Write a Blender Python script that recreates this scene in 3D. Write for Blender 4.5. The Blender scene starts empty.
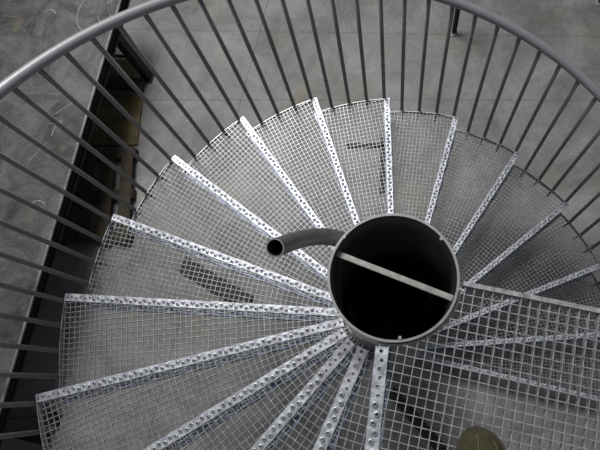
import bpy, bmesh, math, random
from mathutils import Vector, Matrix
random.seed(7)
S = bpy.context.scene
COL = S.collection
PI = math.pi
cos, sin = math.cos, math.sin

# ------------------------------------------------------------------ camera, light, exposure
cam_d = bpy.data.cameras.new('camera'); cam = bpy.data.objects.new('camera', cam_d); COL.objects.link(cam)
cam.location = (0.01052, -0.27138, 1.44526)
cam.rotation_euler = (0.275277, 0.155671, 0.056392)
cam_d.sensor_width = 36.0; cam_d.lens = 584.19 / 600 * 36
cam_d.clip_start = 0.02; cam_d.clip_end = 200
S.camera = cam

S.view_settings.view_transform = 'Standard'; S.view_settings.look = 'None'
S.view_settings.gamma = 1.0; S.view_settings.use_curve_mapping = False
S.view_settings.exposure = 0.0

W = bpy.data.worlds.new('hall_light'); S.world = W; W.use_nodes = True
W.node_tree.nodes['Background'].inputs[0].default_value = (0.84, 0.91, 1.0, 1)
W.node_tree.nodes['Background'].inputs[1].default_value = 0.19

def area(name, loc, target, sx, sy, power, col=(1, 1, 1)):
    l = bpy.data.lights.new(name, 'AREA'); l.shape = 'RECTANGLE'; l.size = sx; l.size_y = sy
    l.energy = power; l.color = col
    o = bpy.data.objects.new(name, l); COL.objects.link(o); o.location = loc
    o.rotation_euler = (Vector(target) - Vector(loc)).to_track_quat('-Z', 'Y').to_euler()
    return o
area('window_light', (-2.5, 6.5, 8.0), (0, 0, -1.5), 5.0, 2.0, 300, (0.96, 0.98, 1.0))
area('hall_lamp', (-2.0, 3.6, 4.2), (-0.9, 1.8, -2.9), 2.4, 2.4, 400, (1.0, 0.98, 0.95))

# ------------------------------------------------------------------ stair dimensions
RC = 0.162          # column radius
H = 0.17167         # rise
R = 1.3867          # tread radius
A0 = -1.65653       # landing nosing angle
DA = -0.3008        # turn per step (clockwise going down)
D = 0.022           # leading edge offset
FLOOR = -17 * H
NT = 16

# ------------------------------------------------------------------ helpers
def new_mat(name):
    m = bpy.data.materials.new(name); m.use_nodes = True
    return m, m.node_tree, m.node_tree.nodes['Principled BSDF']

def simple(name, c, rough=0.5, metal=0.0, var=0.15, scale=12.0, bump=0.0, rvar=0.0):
    m, nt, b = new_mat(name)
    b.inputs['Metallic'].default_value = metal
    b.inputs['Roughness'].default_value = rough
    tc = nt.nodes.new('ShaderNodeTexCoord')
    n = nt.nodes.new('ShaderNodeTexNoise'); n.inputs['Scale'].default_value = scale; n.inputs['Detail'].default_value = 6
    nt.links.new(tc.outputs['Object'], n.inputs['Vector'])
    r = nt.nodes.new('ShaderNodeValToRGB')
    r.color_ramp.elements[0].position = 0.3; r.color_ramp.elements[1].position = 0.7
    r.color_ramp.elements[0].color = tuple(x * (1 - var) for x in c) + (1,)
    r.color_ramp.elements[1].color = tuple(min(1, x * (1 + var)) for x in c) + (1,)
    nt.links.new(n.outputs['Fac'], r.inputs['Fac'])
    nt.links.new(r.outputs['Color'], b.inputs['Base Color'])
    if rvar:
        mr = nt.nodes.new('ShaderNodeMapRange')
        mr.inputs['To Min'].default_value = rough - rvar; mr.inputs['To Max'].default_value = rough + rvar
        nt.links.new(n.outputs['Fac'], mr.inputs['Value']); nt.links.new(mr.outputs['Result'], b.inputs['Roughness'])
    if bump:
        bp = nt.nodes.new('ShaderNodeBump'); bp.inputs['Strength'].default_value = bump; bp.inputs['Distance'].default_value = 0.01
        nt.links.new(n.outputs['Fac'], bp.inputs['Height']); nt.links.new(bp.outputs['Normal'], b.inputs['Normal'])
    return m

M_galv = simple('galvanised_steel', (0.36, 0.365, 0.375), 0.40, 0.55, 0.35, 60, 0.0, 0.12)
M_strip = simple('galvanised_nosing', (0.44, 0.45, 0.49), 0.42, 0.6, 0.3, 45, 0.25, 0.12)
M_back = simple('galvanised_plate', (0.20, 0.225, 0.30), 0.36, 0.7, 0.4, 50, 0.1, 0.12)
M_rail = simple('grey_painted_handrail', (0.28, 0.28, 0.295), 0.40, 0.35, 0.06, 30)
M_bal = simple('grey_painted_rod', (0.20, 0.195, 0.195), 0.5, 0.1, 0.08, 30)
M_col = simple('grey_column_paint', (0.30, 0.30, 0.29), 0.45, 0.3, 0.1, 20)
M_rim = simple('cut_steel_rim', (0.24, 0.24, 0.235), 0.45, 0.3, 0.15, 40)
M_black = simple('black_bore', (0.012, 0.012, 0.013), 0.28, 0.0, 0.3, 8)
M_bar = simple('mill_steel_bar', (0.26, 0.25, 0.235), 0.55, 0.2, 0.3, 50, 0.1)
M_pipe = simple('dark_grey_pipe', (0.10, 0.105, 0.10), 0.45, 0.4, 0.2, 25)
M_pipe_in = simple('dark_pipe_bore', (0.012, 0.016, 0.03), 0.6, 0.0, 0.2, 20)
M_frame = simple('black_table_frame', (0.006, 0.006, 0.007), 0.75, 0.0, 0.3, 14)
M_edge = simple('worn_steel_edge', (0.20, 0.20, 0.19), 0.45, 0.5, 0.5, 9)
M_chalk = simple('chalk', (0.27, 0.27, 0.265), 0.9, 0, 0.5, 60)
M_matte_black = simple('matte_black', (0.010, 0.010, 0.012), 0.7, 0, 0.3, 20)
M_shoe = simple('olive_suede', (0.032, 0.027, 0.010), 0.95, 0, 0.22, 55, 0.3)
M_seam = simple('olive_thread', (0.085, 0.072, 0.03), 0.8, 0, 0.1, 50)
M_sole = simple('dark_rubber_sole', (0.03, 0.027, 0.018), 0.7, 0, 0.2, 40)
M_ply = simple('stained_plywood', (0.085, 0.067, 0.028), 0.85, 0, 0.6, 10, 0.1)
M_pallet = simple('brown_pallet_wood', (0.032, 0.024, 0.013), 0.85, 0, 0.4, 9, 0.1)
M_nut = simple('bright_nut', (0.4, 0.4, 0.4), 0.35, 0.6, 0.1, 30)

def concrete():
    m, nt, b = new_mat('concrete_floor')
    N = nt.nodes.new; L = nt.links.new
    g = N('ShaderNodeNewGeometry')
    def noise(sc, det=8, rough=0.6, dist=0.0):
        n = N('ShaderNodeTexNoise'); n.inputs['Scale'].default_value = sc; n.inputs['Detail'].default_value = det
        n.inputs['Roughness'].default_value = rough; n.inputs['Distortion'].default_value = dist
        L(g.outputs['Position'], n.inputs['Vector']); return n
    a = noise(2.3, 10, 0.72, 0.5)
    r = N('ShaderNodeValToRGB'); e = r.color_ramp.elements
    e[0].position = 0.34; e[0].color = (0.100, 0.099, 0.095, 1); e[1].position = 0.66; e[1].color = (0.240, 0.238, 0.232, 1)
    L(a.outputs['Fac'], r.inputs['Fac'])
    # fine speckle
    f = noise(38, 4, 0.7)
    fr = N('ShaderNodeMapRange'); fr.inputs['From Min'].default_value = 0.3; fr.inputs['From Max'].default_value = 0.7
    fr.inputs['To Min'].default_value = 0.86; fr.inputs['To Max'].default_value = 1.12; L(f.outputs['Fac'], fr.inputs['Value'])
    mu = N('ShaderNodeMix'); mu.data_type = 'RGBA'; mu.blend_type = 'MULTIPLY'; mu.inputs[0].default_value = 1
    L(r.outputs['Color'], mu.inputs[6]); L(fr.outputs['Result'], mu.inputs[7])
    # rust / oil stains
    st = noise(2.1, 5, 0.55, 0.3); sr = N('ShaderNodeValToRGB')
    sr.color_ramp.elements[0].position = 0.57; sr.color_ramp.elements[1].position = 0.74
    sr.color_ramp.elements[0].color = (0, 0, 0, 1); sr.color_ramp.elements[1].color = (0.55, 0.55, 0.55, 1)
    L(st.outputs['Fac'], sr.inputs['Fac'])
    mx = N('ShaderNodeMix'); mx.data_type = 'RGBA'; mx.inputs[7].default_value = (0.15, 0.125, 0.07, 1)
    L(sr.outputs['Color'], mx.inputs[0]); L(mu.outputs[2], mx.inputs[6])
    cur = mx.outputs[2]
    # saw-cut joints as lines in world coordinates
    sep = N('ShaderNodeSeparateXYZ'); L(g.outputs['Position'], sep.inputs[0])
    wob = noise(5, 3)
    def line(x0, y0, x1, y1, half, depth):
        nonlocal cur
        dx, dy = x1 - x0, y1 - y0; l = math.hypot(dx, dy); nx, ny = -dy / l, dx / l; c = nx * x0 + ny * y0
        p = N('ShaderNodeMath'); p.operation = 'MULTIPLY'; p.inputs[1].default_value = nx; L(sep.outputs[0], p.inputs[0])
        q = N('ShaderNodeMath'); q.operation = 'MULTIPLY_ADD'; q.inputs[1].default_value = ny; L(sep.outputs[1], q.inputs[0]); L(p.outputs[0], q.inputs[2])
        w = N('ShaderNodeMath'); w.operation = 'MULTIPLY_ADD'; w.inputs[1].default_value = 0.02; L(wob.outputs['Fac'], w.inputs[0]); L(q.outputs[0], w.inputs[2])
        s = N('ShaderNodeMath'); s.operation = 'SUBTRACT'; s.inputs[1].default_value = c + 0.01; L(w.outputs[0], s.inputs[0])
        ab = N('ShaderNodeMath'); ab.operation = 'ABSOLUTE'; L(s.outputs[0], ab.inputs[0])
        lt = N('ShaderNodeMapRange'); lt.inputs['From Min'].default_value = half; lt.inputs['From Max'].default_value = half * 2.2
        lt.inputs['To Min'].default_value = depth; lt.inputs['To Max'].default_value = 1.0; L(ab.outputs[0], lt.inputs['Value'])
        k = N('ShaderNodeMix'); k.data_type = 'RGBA'; k.blend_type = 'MULTIPLY'; k.inputs[0].default_value = 1
        L(cur, k.inputs[6]); L(lt.outputs['Result'], k.inputs[7]); cur = k.outputs[2]
    line(-2.133, 2.754, -1.61, 2.720, 0.004, 0.80)
    line(-2.231, 2.056, -1.68, 2.042, 0.004, 0.78)
    line(-1.187, 2.778, -1.321, 2.005, 0.004, 0.70)
    L(cur, b.inputs['Base Color'])
    b.inputs['Roughness'].default_value = 0.62
    bp = N('ShaderNodeBump'); bp.inputs['Strength'].default_value = 0.12; bp.inputs['Distance'].default_value = 0.01
    L(f.outputs['Fac'], bp.inputs['Height']); L(bp.outputs['Normal'], b.inputs['Normal'])
    return m

def worktop():
    m, nt, b = new_mat('worn_dark_steel_worktop')
    N = nt.nodes.new; L = nt.links.new
    tc = N('ShaderNodeTexCoord')
    def noise(sc, det=8, rough=0.6, dist=0.0, stretch=None):
        n = N('ShaderNodeTexNoise'); n.inputs['Scale'].default_value = sc; n.inputs['Detail'].default_value = det
        n.inputs['Roughness'].default_value = rough; n.inputs['Distortion'].default_value = dist
        if stretch:
            mp = N('ShaderNodeMapping'); mp.inputs['Scale'].default_value = stretch; mp.inputs['Rotation'].default_value = (0, 0, 0.7)
            L(tc.outputs['Object'], mp.inputs[0]); L(mp.outputs[0], n.inputs['Vector'])
        else: L(tc.outputs['Object'], n.inputs['Vector'])
        return n
    a = noise(2.6, 12, 0.78, 0.8); r = N('ShaderNodeValToRGB'); e = r.color_ramp.elements
    e[0].position = 0.34; e[0].color = (0.018, 0.018, 0.018, 1); e[1].position = 0.66; e[1].color = (0.145, 0.145, 0.143, 1)
    L(a.outputs['Fac'], r.inputs['Fac']); cur = r.outputs['Color']
    def over(n, p0, p1, col, amt):
        nonlocal cur
        rr = N('ShaderNodeValToRGB'); rr.color_ramp.elements[0].position = p0; rr.color_ramp.elements[1].position = p1
        rr.color_ramp.elements[0].color = (0, 0, 0, 1); rr.color_ramp.elements[1].color = (amt,) * 3 + (1,)
        L(n.outputs['Fac'], rr.inputs['Fac'])
        k = N('ShaderNodeMix'); k.data_type = 'RGBA'; k.inputs[7].default_value = col + (1,)
        L(rr.outputs['Color'], k.inputs[0]); L(cur, k.inputs[6]); cur = k.outputs[2]
    over(noise(9, 6, 0.6, 1.5, (1, 5, 1)), 0.62, 0.72, (0.30, 0.30, 0.30), 0.55)
    over(noise(4.5, 4, 0.5, 0.5), 0.62, 0.8, (0.17, 0.145, 0.10), 0.6)
    over(noise(26, 5, 0.7), 0.66, 0.74, (0.34, 0.34, 0.34), 0.5)
    L(cur, b.inputs['Base Color']); b.inputs['Roughness'].default_value = 0.5; b.inputs['Metallic'].default_value = 0.25
    return m
M_floor = concrete(); M_top = worktop()

def mesh_obj(name, bm, mat, parent=None, smooth=False):
    me = bpy.data.meshes.new(name); bm.normal_update(); bm.to_mesh(me); bm.free()
    for m in (mat if isinstance(mat, (list, tuple)) else [mat]): me.materials.append(m)
    if smooth:
        for p in me.polygons: p.use_smooth = True
    o = bpy.data.objects.new(name, me); COL.objects.link(o)
    if parent: o.parent = parent
    return o

def thing(name, label, cat, loc=(0, 0, 0), rz=0, group=None):
    o = bpy.data.objects.new(name, None); COL.objects.link(o); o.empty_display_size = 0.1
    o.location = loc; o.rotation_euler = (0, 0, rz)
    o['label'] = label; o['category'] = cat
    if group: o['group'] = group
    return o

def tag(o, label, cat, group=None):
    o['label'] = label; o['category'] = cat
    if group: o['group'] = group
    return o

def bar(bm, a, b, w, ztop, zbot):
    """flat bar from a to b (2D), width w, between heights"""
    a = Vector(a); b = Vector(b); d = (b - a)
    if d.length < 1e-5: return
    d.normalize(); n = Vector((-d.y, d.x)) * w / 2
    c = [a + n, a - n, b - n, b + n]
    v = [bm.verts.new((p.x, p.y, z)) for z in (zbot, ztop) for p in c]
    for f in ((3, 2, 1, 0), (4, 5, 6, 7), (0, 1, 5, 4), (1, 2, 6, 5), (2, 3, 7, 6), (3, 0, 4, 7)):
        bm.faces.new([v[i] for i in f])

def box(bm, lo, hi):
    x0, y0, z0 = lo; x1, y1, z1 = hi
    bar(bm, ((x0 + x1) / 2, y0), ((x0 + x1) / 2, y1), abs(x1 - x0), z1, z0)

def bevel_all(bm, off, seg=2):
    bmesh.ops.bevel(bm, geom=bm.edges[:], offset=off, segments=seg, affect='EDGES', profile=0.6)

def tube(bm, pts, r, seg=16, caps=True, up=Vector((0, 0, 1))):
    pts = [Vector(p) for p in pts]; rings = []
    n = len(pts)
    t0 = (pts[1] - pts[0]).normalized()
    u = t0.cross(up)
    if u.length < 1e-3: u = t0.cross(Vector((1, 0, 0)))
    u.normalize()
    for i, p in enumerate(pts):
        t = (pts[min(i + 1, n - 1)] - pts[max(i - 1, 0)]).normalized()
        u = (u - t * u.dot(t)).normalized(); w = t.cross(u)
        rr = r[i] if isinstance(r, (list, tuple)) else r
        rings.append([bm.verts.new(p + (u * cos(2 * PI * k / seg) + w * sin(2 * PI * k / seg)) * rr) for k in range(seg)])
    for i in range(n - 1):
        for k in range(seg):
            f = bm.faces.new([rings[i][k], rings[i][(k + 1) % seg], rings[i + 1][(k + 1) % seg], rings[i + 1][k]]); f.smooth = True
    if caps:
        bm.faces.new(list(reversed(rings[0]))); bm.faces.new(rings[-1])
    return rings

def clip(a, d, poly):
    """line a + t d against a convex counter-clockwise polygon"""
    t0, t1 = -1e9, 1e9
    n = len(poly)
    for i in range(n):
        p = poly[i]; q = poly[(i + 1) % n]; e = q - p; nn = Vector((-e.y, e.x))
        den = nn.dot(d); num = nn.dot(p - a)
        if abs(den) < 1e-12:
            if num > 0: return None
            continue
        t = num / den
        if den > 0: t0 = max(t0, t)
        else: t1 = min(t1, t)
    return (t0, t1) if t1 - t0 > 0.006 else None

def grating(poly, ang, off_b, off_c, pb, pc, hole=None):
    """bearing bars along ang spaced pb, cross rods spaced pc; clipped to poly"""
    bm = bmesh.new()
    u = Vector((cos(ang), sin(ang))); v = Vector((-u.y, u.x))
    for d, n, p, off, w, zt, zb in ((u, v, pb, off_b, 0.0018, 0.0, -0.022), (v, u, pc, off_c, 0.0019, 0.0005, -0.0045)):
        k0 = int(-2.2 / p)
        for k in range(k0, -k0):
            a = n * (k * p + off); c = clip(a, d, poly)
            if not c: continue
            t0, t1 = c
            if hole:
                b_ = a.dot(d); disc = b_ * b_ - (a.length_squared - hole * hole)
                if disc > 0:
                    h1 = -b_ + math.sqrt(disc); h0 = -b_ - math.sqrt(disc)
                    if h1 > t0 and h0 < t1: t0 = max(t0, h1)
                    if t1 - t0 < 0.006: continue
            bar(bm, a + d * t0, a + d * t1, w, zt, zb)
    return bm

def nosing(r0, r1, y0, wdt=0.031, pitch=0.0205, z=0.004):
    """perforated anti-slip strip along local +x; leading edge at y0, body towards +y"""
    bm = bmesh.new()
    n = int((r1 - r0) / pitch); pitch = (r1 - r0) / n
    for i in range(n):
        xa = r0 + i * pitch; xb = xa + pitch; cx = (xa + xb) / 2
        big = 1.0
        flat = i < 6 or i > n - 7; zz_ = 0.0018 if flat else 0.0034; cy = y0 + wdt / 2 + (zz_ if i % 2 else -zz_)
        ang = sorted([2 * PI * k / 12 + 0.13 for k in range(12)] + [math.atan2(yy - cy, xx - cx) % (2 * PI) for xx in (xa, xb) for yy in (y0, y0 + wdt)])
        rings = []
        def rect(t):
            dx, dy = cos(t), sin(t); s = 1e9
            if dx > 1e-9: s = min(s, (xb - cx) / dx)
            if dx < -1e-9: s = min(s, (xa - cx) / dx)
            if dy > 1e-9: s = min(s, (y0 + wdt - cy) / dy)
            if dy < -1e-9: s = min(s, (y0 - cy) / dy)
            return (cx + dx * s, cy + dy * s, z)
        rings.append([bm.verts.new(rect(t)) for t in ang])
        for rr, zz in (((0.0058, z), (0.0050, z + 0.0006), (0.0042, z + 0.0006), (0.0040, z - 0.006)) if flat else ((0.0085, z), (0.0062, z + 0.0040), (0.0046, z + 0.0044), (0.0036, z - 0.004))):
            rings.append([bm.verts.new((cx + rr * cos(t), cy + rr * sin(t), zz)) for t in ang])
        m = len(ang)
        for a, b in zip(rings, rings[1:]):
            for k in range(m):
                bm.faces.new([a[k], a[(k + 1) % m], b[(k + 1) % m], b[k]])
    # folded front and rear lips, end caps
    box(bm, (r0, y0 - 0.0005, -0.028), (r1, y0 + 0.002, z - 0.0003))
    box(bm, (r0, y0 + wdt - 0.002, -0.012), (r1, y0 + wdt, z - 0.0003))
    box(bm, (r1 - 0.003, y0 + 0.002, -0.028), (r1 + 0.001, y0 + wdt - 0.002, z - 0.0003))
    return bm

# ------------------------------------------------------------------ setting
bm = bmesh.new(); box(bm, (-12, -9, FLOOR - 0.1), (12, 12, FLOOR))
fl = mesh_obj('floor', bm, M_floor); fl['kind'] = 'structure'

# ------------------------------------------------------------------ central column
col = thing('central_column', 'wide round grey steel centre column with open black top', 'column', (0, 0, FLOOR))
def ring_wall(bm, r0, r1, z0, z1, seg=96):
    vs = []
    for r, z in ((r1, z0), (r1, z1), (r0, z1), (r0, z0)):
        vs.append([bm.verts.new((r * cos(2 * PI * k / seg), r * sin(2 * PI * k / seg), z)) for k in range(seg)])
    for i in range(4):
        a, b = vs[i], vs[(i + 1) % 4]
        for k in range(seg):
            f = bm.faces.new([a[k], a[(k + 1) % seg], b[(k + 1) % seg], b[k]]); f.smooth = i in (0, 2)
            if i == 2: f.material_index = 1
zc = -FLOOR
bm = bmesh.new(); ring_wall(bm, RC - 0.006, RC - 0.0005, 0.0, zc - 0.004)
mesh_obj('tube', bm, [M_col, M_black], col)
bm = bmesh.new(); ring_wall(bm, RC - 0.0062, RC, zc - 0.0045, zc + 0.002)
for f in bm.faces: f.material_index = 0
mesh_obj('rim', bm, M_rim, col)
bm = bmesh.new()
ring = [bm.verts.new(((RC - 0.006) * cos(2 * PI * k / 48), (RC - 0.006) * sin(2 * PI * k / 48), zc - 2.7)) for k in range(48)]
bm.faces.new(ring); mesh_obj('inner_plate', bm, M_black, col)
bm = bmesh.new(); bar(bm, (-0.1425, 0.0600), (0.1475, -0.0475), 0.0155, zc - 0.022, zc - 0.030)
bevel_all(bm, 0.001, 1)
o = mesh_obj('crossbar', bm, M_bar, col); o['label'] = 'flat light grey bar across the open column top'
for x, y in ((-0.123, 0.098), (0.119, 0.097), (0.020, -0.150)):
    bm = bmesh.new(); bmesh.ops.create_cone(bm, cap_ends=True, segments=6, radius1=0.0055, radius2=0.0048, depth=0.010,
                                            matrix=Matrix.Translation((x, y, zc - 0.001)))
    bmesh.ops.bevel(bm, geom=bm.edges[:], offset=0.0008, segments=1, affect='EDGES')
    mesh_obj('lug', bm, M_nut, col)

# ------------------------------------------------------------------ curved pipe beside the column
def bez(P, n):
    out = []
    for i in range(n + 1):
        t = i / n; s = 1 - t
        out.append(Vector(P[0]) * s**3 + Vector(P[1]) * 3 * s * s * t + Vector(P[2]) * 3 * s * t * t + Vector(P[3]) * t**3)
    return out
bm = bmesh.new()
pp = bez([(-0.120, 0.124, -0.180), (-0.200, 0.160, -0.160), (-0.262, 0.112, -0.090), (-0.2830, 0.0460, 0.0850)], 28)
tube(bm, pp, 0.0240, 32, False)
pipe = mesh_obj('curved_pipe', bm, M_pipe)
tag(pipe, 'short bent dark grey pipe with open end beside the round column', 'pipe')
t_end = (pp[-1] - pp[-2]).normalized()
bm = bmesh.new()
e = [pp[-1] - t_end * 0.10, pp[-1] + t_end * 0.0005]
inn = tube(bm, [pp[20], pp[22], pp[24], pp[26], pp[28]], 0.0208, 32, False)
f = bm.faces.new(inn[0])
bmesh.ops.reverse_faces(bm, faces=bm.faces[:])
mesh_obj('bore', bm, M_pipe_in, pipe)
bm = bmesh.new()
q = t_end.to_track_quat('Z', 'Y').to_matrix().to_4x4(); q.translation = pp[-1]
rs = []
for r, z in ((0.0238, -0.003), (0.0240, 0.0008), (0.0206, 0.0008), (0.0204, -0.003)):
    rs.append([bm.verts.new(q @ Vector((r * cos(2 * PI * k / 32), r * sin(2 * PI * k / 32), z))) for k in range(32)])
for a, b in zip(rs, rs[1:]):
    for k in range(32): bm.faces.new([a[k], a[(k + 1) % 32], b[(k + 1) % 32], b[k]])
mesh_obj('pipe_rim', bm, M_rim, pipe)

# ------------------------------------------------------------------ treads
PHI = -DA
RI = 0.180
def tread_poly(inset=0.0):
    """local frame: nosing along +x, tread body to +y (counter-clockwise)"""
    u = Vector((cos(PHI), sin(PHI))); nrm = Vector((sin(PHI), -cos(PHI)))
    back_off = D - 0.035
    y0 = -D + inset
    def on_circle_front(r): return Vector((math.sqrt(r * r - y0 * y0), y0))
    bo = back_off + inset
    def on_circle_back(r): return u * math.sqrt(r * r - bo * bo) + nrm * bo
    ro = R - inset
    a0 = math.atan2(*reversed(on_circle_front(ro))); b = on_circle_back(ro); a1 = math.atan2(b.y, b.x)
    P = [on_circle_front(RI - 0.01)]
    P += [Vector((ro * cos(a0 + (a1 - a0) * i / 14), ro * sin(a0 + (a1 - a0) * i / 14))) for i in range(15)]
    P += [on_circle_back(RI - 0.01)]
    return P
def make_tread(label):
    t = thing('stair_tread', label, 'stair tread', (0, 0, 0), 0, 'grating stair treads winding around the column')
    P = tread_poly(0.001)
    mesh_obj('grating', grating(P, PHI / 2, 0.004, 0.0, 0.0216, 0.0232), M_galv, t)
    mesh_obj('nosing_strip', nosing(RI + 0.004, math.sqrt(R * R - D * D), -D), M_strip, t)
    # outer banding along the arc
    Q = tread_poly(0.0)
    bm = bmesh.new()
    for a, b in zip(Q[1:15], Q[2:16]): bar(bm, a, b, 0.0035, 0.001, -0.032)
    mesh_obj('outer_band', bm, M_galv, t)
    bm = bmesh.new(); bar(bm, Q[-1], Q[-2], 0.005, 0.001, -0.045)
    n = Vector((sin(PHI), -cos(PHI)))
    bar(bm, Q[-1] + n * 0.023, Q[-2] + n * 0.023, 0.044, -0.0405, -0.0445)
    mesh_obj('back_plate', bm, M_back, t)
    bm = bmesh.new()
    for i in range(6):
        a0 = -0.13 + 0.52 * i / 6; a1 = -0.13 + 0.52 * (i + 1) / 6
        bar(bm, (cos(a0) * (RC + .004), sin(a0) * (RC + .004)), (cos(a1) * (RC + .004), sin(a1) * (RC + .004)), 0.007, -0.006, -0.075)
    bar(bm, (RC + 0.004, 0.020), (RI + 0.03, 0.022), 0.006, -0.026, -0.07)
    mesh_obj('column_bracket', bm, M_col, t)
    return t
def copy_thing(src, label):
    r = src.copy(); COL.objects.link(r); r['label'] = label
    for ch in list(src.children):
        c = ch.copy(); COL.objects.link(c); c.parent = r
    return r
TREAD_LABELS = [
    'narrow visible wedge of stair tread immediately left of the landing, first step down',
    'stair tread at bottom centre, second step down from the landing',
    'stair tread at bottom left, third step down, its corner cut off by the picture edge',
    'stair tread with its outer corner nearest the lower left corner, fourth step down',
    'stair tread pointing straight left from the column, fifth step down',
    'stair tread at left with black object seen through its mesh, sixth step down',
    'stair tread at upper left behind the open pipe end, seventh step down',
    'stair tread at upper left behind the middle of the curved pipe, eighth step down',
    'stair tread at top just left of the uppermost one, ninth step down',
    'stair tread at the very top of the ring, nosing pointing straight up, tenth step down',
    'stair tread just right of the topmost nosing, eleventh step down',
    'stair tread at upper right of the column, twelfth step down',
    'stair tread to the right of the column, thirteenth step down, clear of the landing',
    'stair tread at far right whose nosing runs under the landing edge, fourteenth step down',
    'lower stair tread seen through the landing mesh, higher of the two lying below it',
    'lowest stair tread seen through the landing mesh, bordering the bare floor']
first = make_tread(TREAD_LABELS[0])
for k in range(1, NT + 1):
    t = first if k == 1 else copy_thing(first, TREAD_LABELS[k - 1])
    t.location = (0, 0, -k * H); t.rotation_euler = (0, 0, A0 + k * DA)

# ------------------------------------------------------------------ landing
land = thing('landing', 'square mesh grating landing with perforated nosing at lower right', 'landing', (0, 0, 0))
ue = -0.18011; ed = 0.0226
U = Vector((cos(ue), sin(ue))); V = Vector((-U.y, U.x))              # along rear edge / normal outward
LR = 1.42
un0 = Vector((cos(A0), sin(A0))); nn0 = Vector((un0.y, -un0.x))
P = [nn0 * (D - 0.002), nn0 * (D - 0.002) + un0 * (LR / cos(0.09)), U * LR - V * (LR + 0.0), U * LR + V * (ed - 0.002), V * (ed - 0.002)]
P[1] = nn0 * (D - 0.002) + un0 * 1.40
mesh_obj('grating', grating(P, ue - PI / 2, 0.0027, 0.0083, 0.0217, 0.0217, RC + 0.008), M_galv, land)
o = mesh_obj('nosing_strip', nosing(RI - 0.006, 1.40, -D), M_strip, land); o.rotation_euler = (0, 0, A0)
bm = bmesh.new(); a = U * 0.170 + V * (ed - 0.0055); b = U * LR + V * (ed - 0.0055)
bar(bm, a, b, 0.011, 0.004, -0.040)
mesh_obj('edge_bar', bm, M_galv, land)
bm = bmesh.new(); bar(bm, U * LR + V * ed, U * LR - V * LR, 0.006, 0.001, -0.04); bar(bm, P[1], P[2], 0.006, 0.001, -0.04)
mesh_obj('outer_frame', bm, M_galv, land)
bm = bmesh.new()
for i in range(24):
    a0 = A0 + 0.02 + (ue - A0) * i / 24; a1 = A0 + 0.02 + (ue - A0) * (i + 1) / 24; rr = RC + 0.005
    bar(bm, (cos(a0) * rr, sin(a0) * rr), (cos(a1) * rr, sin(a1) * rr), 0.005, -0.010, -0.060)
mesh_obj('column_collar', bm, M_col, land)

# ------------------------------------------------------------------ railing
rail = thing('stair_railing', 'grey round handrail spiralling down on thin vertical rods', 'railing', (0, 0, 0))
RR = 1.4285; HR = 0.978
def rail_pt(s, r=RR): a = A0 + s * DA; return Vector((r * cos(a), r * sin(a), -s * H + HR))
bm = bmesh.new(); tube(bm, [rail_pt(-0.15 + 17.3 * i / 260) for i in range(261)], 0.0215, 20)
mesh_obj('handrail', bm, M_rail, rail, True)
for k in range(1, NT + 1):
    for j in range(4):
        s = k - 1 + 0.23 + 0.25 * j; a = A0 + s * DA
        top = rail_pt(s); top.z -= 0.015
        rb = R + 0.0125
        bot = Vector((rb * cos(a), rb * sin(a), -k * H - 0.055))
        bm = bmesh.new(); tube(bm, [bot, bot.lerp(top, 0.5), top], 0.0100, 12)
        # foot tab bolted under the tread
        c0 = Vector((cos(a), sin(a)))
        bar(bm, c0 * (R - 0.035), c0 * (R + 0.010), 0.012, -k * H - 0.036, -k * H - 0.044)
        mesh_obj('baluster', bm, M_bal, rail, False)

# ------------------------------------------------------------------ work table on the left
def table_frame():
    ex = Vector((-2.119 + 2.488, 2.516 + 0.368)).normalized()        # along its near edge
    return math.atan2(ex.y, ex.x) - PI / 2
TZ = table_frame()
tab = thing('work_table', 'large dark steel topped work table with black frame at left', 'table', (-2.163, 2.17, FLOOR), TZ)
HT = 0.75
bm = bmesh.new(); box(bm, (-1.7, -3.6, HT - 0.012), (0, 0.55, HT)); mesh_obj('tabletop', bm, M_top, tab)
bm = bmesh.new(); box(bm, (-0.012, -3.6, HT - 0.0125), (0.0015, 0.55, HT + 0.0012))
o = mesh_obj('top_edge', bm, M_edge, tab); o['label'] = 'worn bright steel edge'
bm = bmesh.new()
for x0, x1 in ((-0.10, -0.006), (-1.69, -1.60)):
    box(bm, (x0, -3.55, HT - 0.13), (x1 - 0.02, 0.52, HT - 0.013))
    box(bm, (x0, -3.55, HT - 0.030), (x1, 0.52, HT - 0.0135)); box(bm, (x0, -3.55, HT - 0.13), (x1, 0.52, HT - 0.115))
    box(bm, (x0, -3.55, HT - 0.078), (x1 - 0.012, 0.52, HT - 0.070))
for y in (-3.5, -0.9, 0.42): box(bm, (-1.6, y, HT - 0.12), (-0.1, y + 0.08, HT - 0.03))
mesh_obj('frame', bm, M_frame, tab)
for x in (-0.088, -1.69):
    for y in (0.11, -2.84):
        bm = bmesh.new(); box(bm, (x + 0.015, y - 0.035, 0.012), (x + 0.09, y + 0.04, HT - 0.13)); bevel_all(bm, 0.006)
        box(bm, (x - 0.015, y - 0.065, 0), (x + 0.105, y + 0.065, 0.012)); mesh_obj('leg', bm, M_frame, tab)
for y in (0.0, -2.95):
    bm = bmesh.new(); box(bm, (-1.6, y - 0.06, 0.03), (-0.03, y + 0.04, 0.085)); mesh_obj('crossbar', bm, M_frame, tab)
bm = bmesh.new(); tube(bm, [(-0.75, 0.11, 0.30), (-0.06, 0.12, 0.30)], 0.014, 10); mesh_obj('tie_rod', bm, M_frame, tab)
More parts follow.
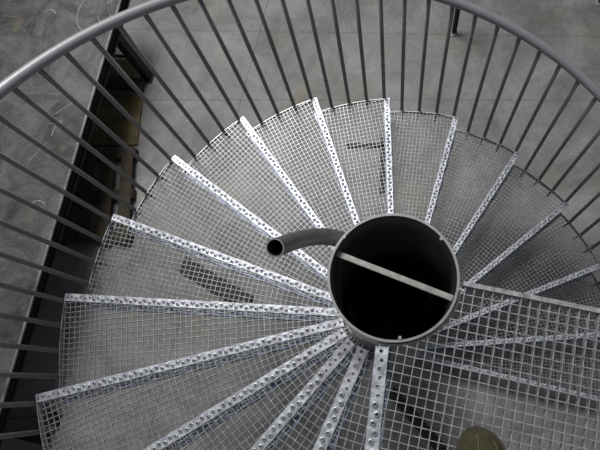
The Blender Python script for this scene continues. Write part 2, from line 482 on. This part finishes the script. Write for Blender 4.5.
def chalk(cx, cy, rx, ry, a0, a1, w=0.006, rot=0.0, n=30):
    bm = bmesh.new(); pts = []
    for i in range(n + 1):
        t = a0 + (a1 - a0) * i / n; x = rx * cos(t); y = ry * sin(t)
        pts.append(Vector((cx + x * cos(rot) - y * sin(rot), cy + x * sin(rot) + y * cos(rot))))
    for p, q in zip(pts, pts[1:]): bar(bm, p, q, w, HT + 0.0016, HT + 0.0002)
    mesh_obj('chalk_mark', bm, M_chalk, tab)
chalk(-0.20, 0.22, 0.13, 0.17, 1.3, 5.2); chalk(-0.10, 0.20, 0.05, 0.05, 3.4, 6.6)
chalk(-0.09, 0.33, 0.02, 0.014, 0, 6.3); chalk(-0.20, -0.80, 0.03, 0.10, 1, 3.4); chalk(-0.17, -1.35, 0.05, 0.03, 0, 4.6)
chalk(-0.28, -0.70, 0.25, 0.02, 0.2, 1.6, 0.004, 0.8); chalk(-0.33, -1.05, 0.2, 0.02, 0.2, 1.6, 0.004, 1.1)
chalk(-0.55, 0.15, 0.05, 0.08, 0.2, 2.2, 0.007, 0.6)

# ------------------------------------------------------------------ things under the table
bm = bmesh.new(); box(bm, (-0.27, -0.24, 0), (0.190, 0.235, 0.025)); bevel_all(bm, 0.004)
sh = mesh_obj('plywood_sheet', bm, M_ply); sh.location = (-2.385, 1.86, FLOOR); sh.rotation_euler = (0, 0, 0.02)
tag(sh, 'yellow brown plywood sheet on floor under the dark work table', 'board')
bm = bmesh.new(); box(bm, (-0.17, -0.22, 0), (0.15, 0.06, 0.022)); bevel_all(bm, 0.003)
sh2 = mesh_obj('plywood_sheet', bm, M_ply); sh2.location = (-2.47, 2.40, FLOOR); sh2.rotation_euler = (0, 0, -0.03)
tag(sh2, 'small yellow board on floor behind the leg of the dark work table', 'board')
pal = thing('pallet', 'brown wooden pallet on floor under the work table, beside plywood', 'pallet', (-2.42, 1.16, FLOOR), 0.08)
for i, x in enumerate((-0.34, -0.17, 0.0, 0.17)):
    bm = bmesh.new(); box(bm, (x, -0.42, 0.08), (x + 0.10, 0.40, 0.098)); mesh_obj('deck_board', bm, M_pallet, pal)
for y in (-0.40, -0.05, 0.31):
    bm = bmesh.new(); box(bm, (-0.35, y, 0), (0.28, y + 0.08, 0.0795)); mesh_obj('bearer', bm, M_pallet, pal)

# ------------------------------------------------------------------ steel stand at top (its leg and foot are in view)
st = thing('steel_stand', 'thin black stand leg on bolted foot plate beyond top handrail', 'stand', (0.453, 2.60, FLOOR), 0.2)
for x, y in ((0, 0), (1.17, 0), (0, 0.7), (1.17, 0.7)):
    bm = bmesh.new(); box(bm, (x - 0.016, y - 0.016, 0.008), (x + 0.016, y + 0.016, 0.90)); lg = mesh_obj('leg', bm, M_frame, st)
    bm = bmesh.new(); box(bm, (x - 0.045, y - 0.035, 0), (x + 0.045, y + 0.035, 0.008)); mesh_obj('foot_plate', bm, M_bal, lg)
    for bx, by in ((-0.005, -0.026), (0.03, -0.02)):
        bm = bmesh.new(); bmesh.ops.create_cone(bm, cap_ends=True, segments=6, radius1=0.009, radius2=0.008, depth=0.012, matrix=Matrix.Translation((x + bx, y + by, 0.014)))
        mesh_obj('bolt', bm, M_nut, lg)
bm = bmesh.new()
for p, q in (((0, 0), (1.17, 0)), ((0, 0.7), (1.17, 0.7)), ((0, 0), (0, 0.7)), ((1.17, 0), (1.17, 0.7))): bar(bm, p, q, 0.03, 0.93, 0.90)
mesh_obj('top_frame', bm, M_frame, st)

# ------------------------------------------------------------------ dark things on the floor seen through the mesh
def floor_bar(name, label, a, b, w, h, cat):
    bm = bmesh.new(); a = Vector(a); b = Vector(b); c = (a + b) / 2
    bar(bm, a - c, b - c, w, h, 0); bevel_all(bm, min(h, w) * 0.2)
    o = mesh_obj(name, bm, M_matte_black); o.location = (c.x, c.y, FLOOR); tag(o, label, cat)
floor_bar('steel_bar', 'black bar on the floor seen through the left treads', (-1.67, 0.60), (-1.10, 0.30), 0.13, 0.03, 'bar')
floor_bar('dark_strip', 'black strip on the floor seen through the landing mesh at bottom', (-0.02, -0.28), (0.36, -0.68), 0.075, 0.012, 'strip')  # plain flat black strip laid along the dark diagonal band on the floor
bm = bmesh.new(); bar(bm, (-0.29, 0.0), (0.02, 0.0), 0.03, 0.02, 0); bar(bm, (0.0, -0.40), (0.0, 0.08), 0.035, 0.02, 0)
o = mesh_obj('angle_iron', bm, M_matte_black); o.location = (-0.11, 1.60, FLOOR); tag(o, 'black angle iron on the floor seen through the topmost tread', 'bar')

# ------------------------------------------------------------------ shoe
def shoe():
    o = thing('shoe', 'olive brown shoe standing on the landing grating at bottom edge', 'shoe', (0.184, -0.347, 0.003), -PI / 2 + 0.30)
    # x from toe (0) back to heel (0.29)
    prof = [(0.000, 0.010, 0.022), (0.006, 0.024, 0.034), (0.018, 0.037, 0.043), (0.040, 0.047, 0.049), (0.070, 0.051, 0.056),
            (0.105, 0.050, 0.068), (0.140, 0.045, 0.084), (0.175, 0.041, 0.100), (0.210, 0.039, 0.110), (0.245, 0.037, 0.112), (0.275, 0.031, 0.105), (0.290, 0.018, 0.085)]
    bm = bmesh.new(); rings = []
    seg = 20
    for x, w, h in prof:
        ring = []
        for k in range(seg + 1):
            t = PI * k / seg; c = cos(t); s_ = sin(t)
            ring.append(bm.verts.new((x, w * math.copysign(abs(c) ** 0.8, c), 0.014 + (h - 0.014) * s_ ** 0.8)))
        rings.append(ring)
    for a, b in zip(rings, rings[1:]):
        for k in range(seg): bm.faces.new([a[k], b[k], b[k + 1], a[k + 1]])
    bm.faces.new(rings[0]); bm.faces.new(list(reversed(rings[-1])))
    up = mesh_obj('upper', bm, M_shoe, o, True)
    up.modifiers.new('s', 'SUBSURF').render_levels = 2
    bm = bmesh.new()
    prof2 = [(-0.006, 0.010)] + [(x, w + 0.005) for x, w, h in prof[1:-1]] + [(0.296, 0.018)]
    poly = [(x, w) for x, w in prof2] + [(x, -w) for x, w in reversed(prof2)]
    lo = [bm.verts.new((x, y, 0.002)) for x, y in poly]; hi = [bm.verts.new((x, y, 0.017)) for x, y in poly]
    bm.faces.new(lo); bm.faces.new(list(reversed(hi)))
    for i in range(len(poly)):
        j = (i + 1) % len(poly); bm.faces.new([lo[i], hi[i], hi[j], lo[j]])
    bmesh.ops.recalc_face_normals(bm, faces=bm.faces[:])
    mesh_obj('sole', bm, M_sole, o)
    def surf(x, f):
        for (xa, wa, ha), (xb, wb, hb) in zip(prof, prof[1:]):
            if xa <= x <= xb:
                q = (x - xa) / (xb - xa); w = wa + (wb - wa) * q; h = ha + (hb - ha) * q
                c = f; t = math.acos(max(-1, min(1, math.copysign(abs(c) ** 1.25, c))))
                return (x, w * f, 0.0145 + (h - 0.014) * sin(t) ** 0.8)
    bm = bmesh.new()
    tube(bm, [surf(0.008 + 0.06 * i / 8, 0.05 - 0.38 * (i / 8) ** 1.3) for i in range(9)], 0.0014, 6)
    tube(bm, [surf(0.030 + 0.07 * i / 8, 0.75 - 0.25 * (i / 8)) for i in range(9)], 0.0012, 6)
    mesh_obj('seam', bm, M_seam, o)
    for i in range(4):
        bm = bmesh.new(); x = 0.115 + i * 0.022
        tube(bm, [surf(x, -0.5 + 1.0 * k / 8) for k in range(9)], 0.0022, 8); mesh_obj('lace', bm, M_seam, o)
shoe()
